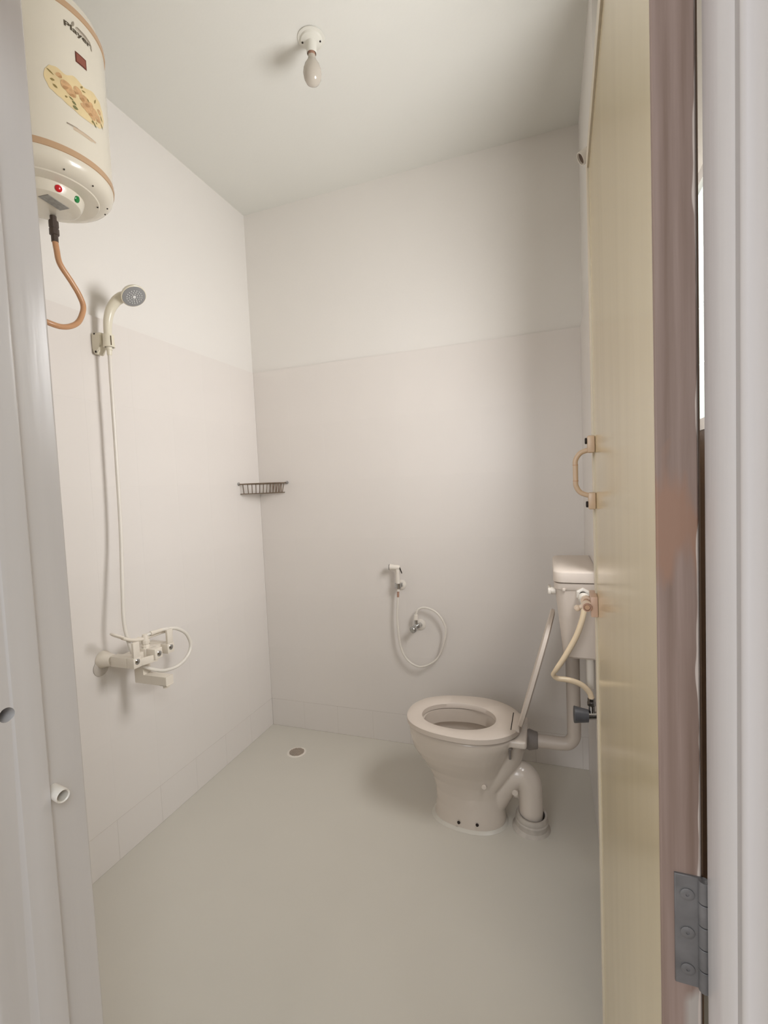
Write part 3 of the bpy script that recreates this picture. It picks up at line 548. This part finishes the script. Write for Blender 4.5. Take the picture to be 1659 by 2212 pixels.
G().lathe([(0, 0), (0.0115, 0.0), (0.0120, 0.006), (0.0165, 0.010), (0.0165, 0.022), (0.0140, 0.026), (0, 0.027)], (-0.628, FY - 0.008, 0.612), (-0.35, -0.9, -0.25), 18).done('knob', 'chrome', av)

# ------------------------------------------------------------------ floor drain
fd = thing('floor_drain', 'small round stainless drain grate in the floor near the back left corner', 'drain', (-1.217, 1.987, 0))
G().lathe([(0.036, 0.0022), (0.044, 0.0026), (0.0475, 0.0003), (0.036, 0.0003)], (-1.217, 1.987, 0), (0, 0, 1), 40).done('drain_ring', 'plastic', fd)
G().lathe([(0, 0.0002), (0.037, 0.0002), (0.037, 0.0006), (0, 0.0006)], (-1.217, 1.987, 0), (0, 0, 1), 32).done('drain_well', 'dark', fd)
gg = G()
for k in range(-3, 4):
    c = k * 0.0095; h_ = math.sqrt(max(0.0, 0.0368 ** 2 - c * c))
    gg.box(-1.217 + c - 0.0030, -1.217 + c + 0.0030, 1.987 - h_, 1.987 + h_, 0.0008, 0.0022).box(-1.217 - h_, -1.217 + h_, 1.987 + c - 0.0030, 1.987 + c + 0.0030, 0.0009, 0.0023)
gg.done('grate', 'drain_metal', fd)

# ------------------------------------------------------------------ toilet
YT = 1.775
def egg(xf, xr_, hw, z, n=56, p=2.2, taper=0.12, yc=YT):
    cx = (xf + xr_) / 2; a = (xr_ - xf) / 2; pts = []
    for i in range(n):
        q = 2 * PI * i / n; c = math.cos(q); s_ = math.sin(q)
        x = a * math.copysign(abs(c) ** (2 / p), c); y = hw * math.copysign(abs(s_) ** (2 / p), s_) * (1 + taper * (x / a) * (1 - abs(x / a)))
        pts.append(Vector((cx + x, yc + y, z)))
    return pts
to = thing('toilet', 'white ceramic floor-standing toilet with curved outlet pipe and raised lid', 'toilet', (-0.32, YT, 0))
outer = [egg(-0.462, -0.188, 0.090, 0.0), egg(-0.458, -0.186, 0.088, 0.025), egg(-0.453, -0.188, 0.086, 0.07), egg(-0.455, -0.192, 0.086, 0.12), egg(-0.466, -0.190, 0.092, 0.165),
         egg(-0.488, -0.182, 0.108, 0.21), egg(-0.516, -0.172, 0.130, 0.25), egg(-0.536, -0.158, 0.147, 0.285), egg(-0.546, -0.142, 0.157, 0.32), egg(-0.5495, -0.128, 0.161, 0.345), egg(-0.5495, -0.120, 0.162, 0.366), egg(-0.5475, -0.120, 0.160, 0.374), egg(-0.540, -0.126, 0.154, 0.3775)]
inner = [egg(-0.494, -0.205, 0.104, 0.3775, yc=YT - 0.008), egg(-0.490, -0.208, 0.101, 0.370, yc=YT - 0.008), egg(-0.488, -0.210, 0.099, 0.325, yc=YT - 0.006), egg(-0.496, -0.204, 0.106, 0.318, yc=YT - 0.005), egg(-0.500, -0.205, 0.108, 0.300), egg(-0.470, -0.215, 0.092, 0.255), egg(-0.42, -0.235, 0.068, 0.205), egg(-0.38, -0.255, 0.045, 0.17)]
def blend(parts, voxel, it):
    """join overlapping closed shapes into one smooth casting"""
    g = G()
    for p in parts: p(g)
    bm = g.bm; bmesh.ops.recalc_face_normals(bm, faces=bm.faces)
    me = bpy.data.meshes.new('casting'); bm.to_mesh(me); bm.free()
    o = bpy.data.objects.new('casting', me); COL.objects.link(o)
    r = o.modifiers.new('r', 'REMESH'); r.mode = 'VOXEL'; r.voxel_size = voxel; r.use_smooth_shade = True
    k = o.modifiers.new('s', 'SMOOTH'); k.factor = 0.5; k.iterations = it
    dg = bpy.context.evaluated_depsgraph_get(); dg.update()
    new = bpy.data.meshes.new_from_object(o.evaluated_get(dg)); o.modifiers.clear(); o.data = new; return o
PATH = [(-0.300, YT, 0.040), (-0.262, YT, 0.055), (-0.226, YT, 0.100), (-0.190, YT, 0.156), (-0.152, YT, 0.194), (-0.120, YT, 0.198), (-0.100, YT, 0.170), (-0.095, YT, 0.120), (-0.0945, YT, 0.034)]
cast = blend([lambda g: g.loft(outer + [egg(-0.535, -0.130, 0.150, 0.3785)], True, True),
              lambda g: g.box(-0.215, -0.098, YT - 0.098, YT + 0.098, 0.348, 0.3765, 0.008, 3),
              lambda g: g.tube(PATH, [0.062, 0.060, 0.055, 0.051, 0.049, 0.047, 0.046, 0.044, 0.043], 32, 8),
              lambda g: g.tube([(-0.180, YT, 0.335), (-0.180, YT - 0.004, 0.285), (-0.212, YT - 0.012, 0.225), (-0.252, YT - 0.022, 0.165), (-0.290, YT - 0.022, 0.105)], [0.068, 0.064, 0.060, 0.054, 0.040], 32, 8),
              lambda g: g.cyl((-0.180, YT, 0.338), (-0.104, YT, 0.338), 0.028, seg=28),
              lambda g: g.box(-0.160, -0.118, YT - 0.007, YT + 0.007, 0.105, 0.165, 0.002)], 0.0036, 5)
cut(cast, G().loft([egg(-0.489, -0.210, 0.100, 0.395, yc=YT - 0.008)] + inner[1:], True, True))
cast.data.transform(Matrix.Translation(-Vector(to.location)))
cm = cast.data; bpy.data.objects.remove(cast)
nv = [v.normal.copy() for v in cm.vertices]
PT = [p - Vector(to.location) for p in spline(PATH, 8)]
def in_trap(c):
    if c.x < -0.165 - to.location.x or c.z > 0.262: return False
    return min((c - q).length for q in PT) < 0.060
sel = {f.index for f in cm.polygons if in_trap(f.center)}
def piece(name, keep):
    idx = [f for f in cm.polygons if (f.index in sel) == keep]; mp_ = {}; vs = []; fs = []
    for f in idx:
        row = []
        for v in f.vertices:
            if v not in mp_: mp_[v] = len(vs); vs.append(v)
            row.append(mp_[v])
        fs.append(row)
    me = bpy.data.meshes.new(name); me.from_pydata([cm.vertices[v].co[:] for v in vs], [], fs); me.update()
    for p in me.polygons: p.use_smooth = True
    bm = bmesh.new(); bm.from_mesh(me); bm.normal_update()
    for e_ in bm.edges: e_.smooth = not (len(e_.link_faces) == 2 and e_.calc_face_angle(0) > math.radians(48))
    bm.to_mesh(me); bm.free()
    me.materials.append(M['china']); o = bpy.data.objects.new(name, me); COL.objects.link(o); o.parent = to; return o
bowl = piece('bowl', False); tr = piece('trap_pipe', True)
G().cyl((-0.2535, YT - 0.060, 0.183), (-0.2525, YT - 0.098, 0.186), 0.0095, seg=18, bev=0.002).done('casting_peg', 'china', bowl)
G().cyl((-0.1475, YT - 0.044, 0.148), (-0.148, YT + 0.02, 0.146), 0.0115, seg=18, bev=0.002).done('casting_peg', 'china', tr)
for x, z in ((-0.352, 0.028), (-0.283, 0.032)):
    G().lathe([(0, 0), (0.0060, 0), (0.0050, 0.0030), (0, 0.0030)], (x, YT - 0.0895, z), (0, -1, 0), 14).done('bolt_hole', 'dark', bowl)
# seat ring with its hinge
st = G()
so = [egg(-0.557, -0.118, 0.168, z, p=2.25, n=64, taper=0.10) for z in (0.3815, 0.3990)]
si = [egg(-0.497, -0.212, 0.101, z, p=2.1, n=64, taper=0.05, yc=YT - 0.010) for z in (0.3815, 0.3990)]
def ins(L, d, dz, c):   # inset a loop about its centre
    return [Vector((p.x + (c.x - p.x) * d, p.y + (c.y - p.y) * d, p.z + dz)) for p in L]
cc = Vector((-0.34, YT, 0))
st.loft([si[0], so[0], so[1], ins(so[1], 0.030, 0.004, cc), ins(si[1], -0.04, 0.004, cc), si[1], si[0]], False, False)
seat = st.done('seat', 'seat', to, angle=45)
G().box(-0.150, -0.1235, YT - 0.070, YT + 0.060, 0.395, 0.4045, 0.001).done('hinge_bar', 'seat', seat)
G().box(-0.1545, -0.1515, YT - 0.072, YT + 0.062, 0.400, 0.4036).done('hinge_slot', 'dark', seat)
for dy in (-0.085, 0.070):
    hb = G().lathe([(0, 0), (0.011, 0), (0.011, 0.006), (0.0045, 0.008), (0.0042, 0.045), (0, 0.045)], (-0.158, YT + dy, 0.346), (0, 0, -1), 16).done('seat_bolt', 'grey_rubber', seat)
# raised lid, leaning back on its hinge
ang = math.radians(16.0)
lid_m = Matrix.Translation((-0.127, YT, 0.402)) @ Matrix.Rotation(math.radians(-3.2), 4, 'Z') @ Matrix.Rotation(ang, 4, 'Y')
def lid_loop(scale, x):
    n = 48; pts = []
    for i in range(n):
        q = 2 * PI * i / n; z = 0.222 + 0.222 * scale * math.copysign(abs(math.cos(q)) ** (2 / 2.6), math.cos(q)); y = 0.166 * scale * math.copysign(abs(math.sin(q)) ** (2 / 2.3), math.sin(q)) * (1 - 0.20 * max(0.0, (0.10 - z)) / 0.10)
        pts.append(lid_m @ Vector((x, y, z)))
    return pts
G().loft([lid_loop(0.97, -0.003), lid_loop(1.0, -0.001), lid_loop(1.0, 0.010), lid_loop(0.95, 0.0135), lid_loop(0.80, 0.015)], True, True).done('lid', 'seat', to, angle=50)
# pan collar on the floor, flush inlet
cl = G().lathe([(0.046, 0.058), (0.054, 0.060), (0.0575, 0.050), (0.0560, 0.040), (0.0600, 0.036), (0.0595, 0.016), (0.0640, 0.010), (0.070, 0.0005), (0.046, 0.0005)], (-0.094, YT - 0.002, 0), (0.05, -0.06, 1), 36).done('outlet_collar', 'cement', to)
ad = G().lathe([(0.0, 0), (0.033, 0), (0.034, 0.010), (0.037, 0.018), (0.032, 0.036), (0.029, 0.048), (0, 0.048)], (-0.112, YT, 0.338), (1, 0, 0), 28).done('flush_adapter', 'grey_rubber', to)
# cement skirt at the pedestal foot
G().loft([egg(-0.474, -0.178, 0.102, 0.0004), egg(-0.466, -0.184, 0.094, 0.0055), egg(-0.458, -0.190, 0.086, 0.010)], True, True).done('cement_fillet', 'floor', to)

# ------------------------------------------------------------------ cistern
cs = thing('cistern', 'white plastic flush cistern hung on the right wall above the toilet', 'cistern', (0.07, YT, 0.70))
def rr(x0, x1, y0, y1, z, rf=0.03, n=6):
    pts = []
    for cx, cy, a0, r in ((x0 + rf, y0 + rf, 180, rf), (x1 - 0.004, y0 + 0.004, 270, 0.004), (x1 - 0.004, y1 - 0.004, 0, 0.004), (x0 + rf, y1 - rf, 90, rf)):
        for i in range(n + 1):
            a = math.radians(a0 + 90 * i / n); pts.append(Vector((cx + r * math.cos(a), cy + r * math.sin(a), z)))
    return pts
CX1 = XR - 0.0012; C0, C1 = 1.603, 1.957
G().loft([rr(0.034, CX1, C0 + 0.022, C1 - 0.022, 0.712), rr(0.029, CX1, C0 + 0.017, C1 - 0.017, 0.718), rr(0.022, CX1, C0 + 0.011, C1 - 0.011, 0.80), rr(0.012, CX1, C0 + 0.005, C1 - 0.005, 0.90), rr(0.008, CX1, C0 + 0.003, C1 - 0.003, 0.945)], True, True).done('tank', 'seat', cs, angle=30)
G().loft([rr(0.006, CX1, C0 + 0.001, C1 - 0.001, 0.942), rr(0.005, CX1, C0, C1, 0.944), rr(0.005, CX1, C0, C1, 0.961), rr(0.007, CX1, C0 + 0.002, C1 - 0.002, 0.963)], True, True).done('tank_rim', 'seat', cs, angle=30)
G().loft([rr(0.008, CX1, C0 + 0.003, C1 - 0.003, 0.9645, 0.032), rr(0.003, CX1, C0 - 0.003, C1 + 0.003, 0.967, 0.034), rr(0.003, CX1, C0 - 0.003, C1 + 0.003, 0.997, 0.034), rr(0.0055, CX1, C0 - 0.0005, C1 + 0.0005, 1.001, 0.034), rr(0.020, CX1 - 0.008, C0 + 0.016, C1 - 0.016, 1.0035, 0.034)], True, True).done('tank_lid', 'seat', cs, angle=50)
G().box(0.030, 0.040, C0 - 0.004, C0 + 0.004, 0.938, 0.948, 0.002).done('lid_clip', 'seat', cs)
lv = G().cyl((-0.006, C0 + 0.030, 0.933), (0.012, C0 + 0.030, 0.933), 0.012, seg=18, bev=0.002).box(-0.014, -0.004, C0 + 0.012, C0 + 0.085, 0.925, 0.942, 0.003).done('flush_lever', 'plastic', cs)
inn = G().lathe([(0, -0.002), (0.0215, -0.002), (0.0215, 0.005), (0.015, 0.007), (0, 0.007)], (0.091, C0 + 0.003, 0.930), (0, -1, 0), 6).done('inlet_nut', 'plastic', cs, angle=15)
G().lathe([(0.0, 0.0), (0.0105, 0.0), (0.0105, 0.014), (0, 0.014)], (0.091, C0 - 0.003, 0.930), (0, -1, 0), 24).done('inlet_thread', 'dark', inn)
fpipe = G().tube([(0.062, YT, 0.714), (0.062, YT, 0.55), (0.062, YT, 0.40), (0.059, YT, 0.366), (0.042, YT, 0.344), (0.012, YT, 0.338), (-0.030, YT, 0.338), (-0.0632, YT, 0.338)], 0.0235, 24, 8).done('flush_pipe', 'pvc')
tag(fpipe, 'painted flush pipe bending from under the cistern to the back of the toilet', 'pipe')
opipe = G().cyl((0.112, 1.660, 0.604), (0.112, 1.660, 0.7125), 0.0125, seg=20).done('overflow_pipe', 'plastic')
tag(opipe, 'short white overflow pipe under the cistern close to the right wall', 'pipe')
ih = thing('inlet_hose', 'cream plastic supply hose kinked sharply below the cistern inlet', 'hose', (0.09, 1.57, 0.92))
G().tube([(0.0935, C0 - 0.034, 0.920), (0.0935, C0 - 0.036, 0.905), (0.086, 1.563, 0.862), (0.067, 1.562, 0.806), (0.036, 1.562, 0.745), (0.010, 1.566, 0.700), (0.000, 1.574, 0.682)], [0.0088, 0.0088, 0.0088, 0.0088, 0.0088, 0.0080, 0.0062], 16).tube([(0.000, 1.574, 0.682), (-0.004, 1.581, 0.669), (0.008, 1.588, 0.656), (0.030, 1.592, 0.653), (0.055, 1.596, 0.648), (0.083, 1.602, 0.635), (0.104, 1.607, 0.612), (0.110, 1.608, 0.592)], [0.0062, 0.0070, 0.0080, 0.0086, 0.0088, 0.0088, 0.0088, 0.0088], 16).done('hose_body', 'hose_cream', ih)
G().lathe([(0, 0), (0.0150, 0), (0.0165, 0.004), (0.0165, 0.015), (0.0125, 0.018), (0.0125, 0.028), (0, 0.030)], (0.0915, C0 - 0.013, 0.9270), (0.06, -1, -0.55), 20).ball((0.0935, C0 - 0.036, 0.9125), 0.0108, 16).done('elbow', 'plastic', ih)
iv = thing('angle_valve', 'chrome angle valve with a dark grey knob low on the right wall', 'valve', (XR, 1.61, 0.53))
G().lathe([(0, 0.0008), (0.024, 0.0008), (0.022, 0.006), (0.013, 0.008), (0, 0.008)], (XR, 1.608, 0.537), (-1, 0, 0), 24).done('escutcheon', 'chrome', iv)
G().cyl((XR - 0.007, 1.608, 0.537), (0.100, 1.606, 0.534), 0.0125, seg=20).cyl((0.110, 1.608, 0.537), (0.110, 1.608, 0.572), 0.0088, seg=20).done('valve_body', 'chrome', iv)
G().lathe([(0, 0), (0.0125, 0), (0.0125, 0.012), (0.0115, 0.014), (0.0115, 0.024), (0.0085, 0.025), (0, 0.025)], (0.110, 1.608, 0.568), (0, 0, 1), 6).done('valve_nut', 'chrome', iv, angle=15)
G().lathe([(0, 0), (0.0195, 0), (0.0200, 0.002), (0.0265, 0.042), (0.0255, 0.0435), (0.020, 0.042), (0, 0.041)], (0.100, 1.605, 0.534), (-1, -0.05, 0.03), 24).done('knob', 'grey_knob', iv)

# vent pipe end high on the right wall
vd = Vector((-0.85, -0.12, -0.50)).normalized()
vp = G().lathe([(0.0170, -0.040), (0.0212, -0.040), (0.0215, 0.0), (0.0202, 0.0012), (0.0180, 0.0), (0.0170, -0.010), (0.0170, -0.040)], (0.122, 1.785, 2.366), vd, 32).done('vent_pipe', 'plastic')
G().lathe([(0, -0.006), (0.0175, -0.006), (0.0175, -0.010), (0, -0.010)], (0.122, 1.785, 2.366), vd, 24).done('bore_shade', 'bore', vp)  # dark disc gives the shade inside the open pipe by its colour
tag(vp, 'slanted open end of a white pipe stub set high in the right wall', 'pipe')

# ------------------------------------------------------------------ ceiling bulb
bx, byy = -0.698, 1.467
lh = thing('lamp_holder', 'white round ceiling lamp holder with a tapered socket', 'lamp holder', (bx, byy, ZC))
bs = G().lathe([(0, 0.0005), (0.0440, 0.0005), (0.0440, 0.003), (0.036, 0.005), (0.0335, 0.010), (0.0265, 0.013), (0.0185, 0.016), (0.0165, 0.030), (0.0160, 0.046), (0.0150, 0.048), (0.0135, 0.046), (0.0130, 0.030), (0, 0.030)], (bx, byy, ZC), (-0.02, 0.01, -1), 36).done('base', 'holder', lh)
for a in (200, 15): G().cyl((bx + 0.029 * math.cos(math.radians(a)), byy + 0.029 * math.sin(math.radians(a)), ZC - 0.0125), (bx + 0.029 * math.cos(math.radians(a)), byy + 0.029 * math.sin(math.radians(a)), ZC - 0.0140), 0.003, seg=12).done('screw', 'dark', bs)
bl = thing('light_bulb', 'unlit white opal light bulb hanging from the ceiling lamp holder', 'light bulb', (bx, byy, ZC - 0.05))
G().lathe([(0, 0.034), (0.0112, 0.034), (0.0112, 0.055), (0, 0.055)], (bx, byy, ZC), (-0.02, 0.01, -1), 28).done('bulb_cap', 'rust', bl)
G().lathe([(0, 0.054), (0.0118, 0.054), (0.0125, 0.062), (0.0165, 0.071), (0.0240, 0.083), (0.0285, 0.096), (0.0300, 0.108), (0.0278, 0.123), (0.0210, 0.136), (0.0105, 0.143), (0, 0.145)], (bx, byy, ZC), (-0.02, 0.01, -1), 40).done('glass', 'bulb', bl)
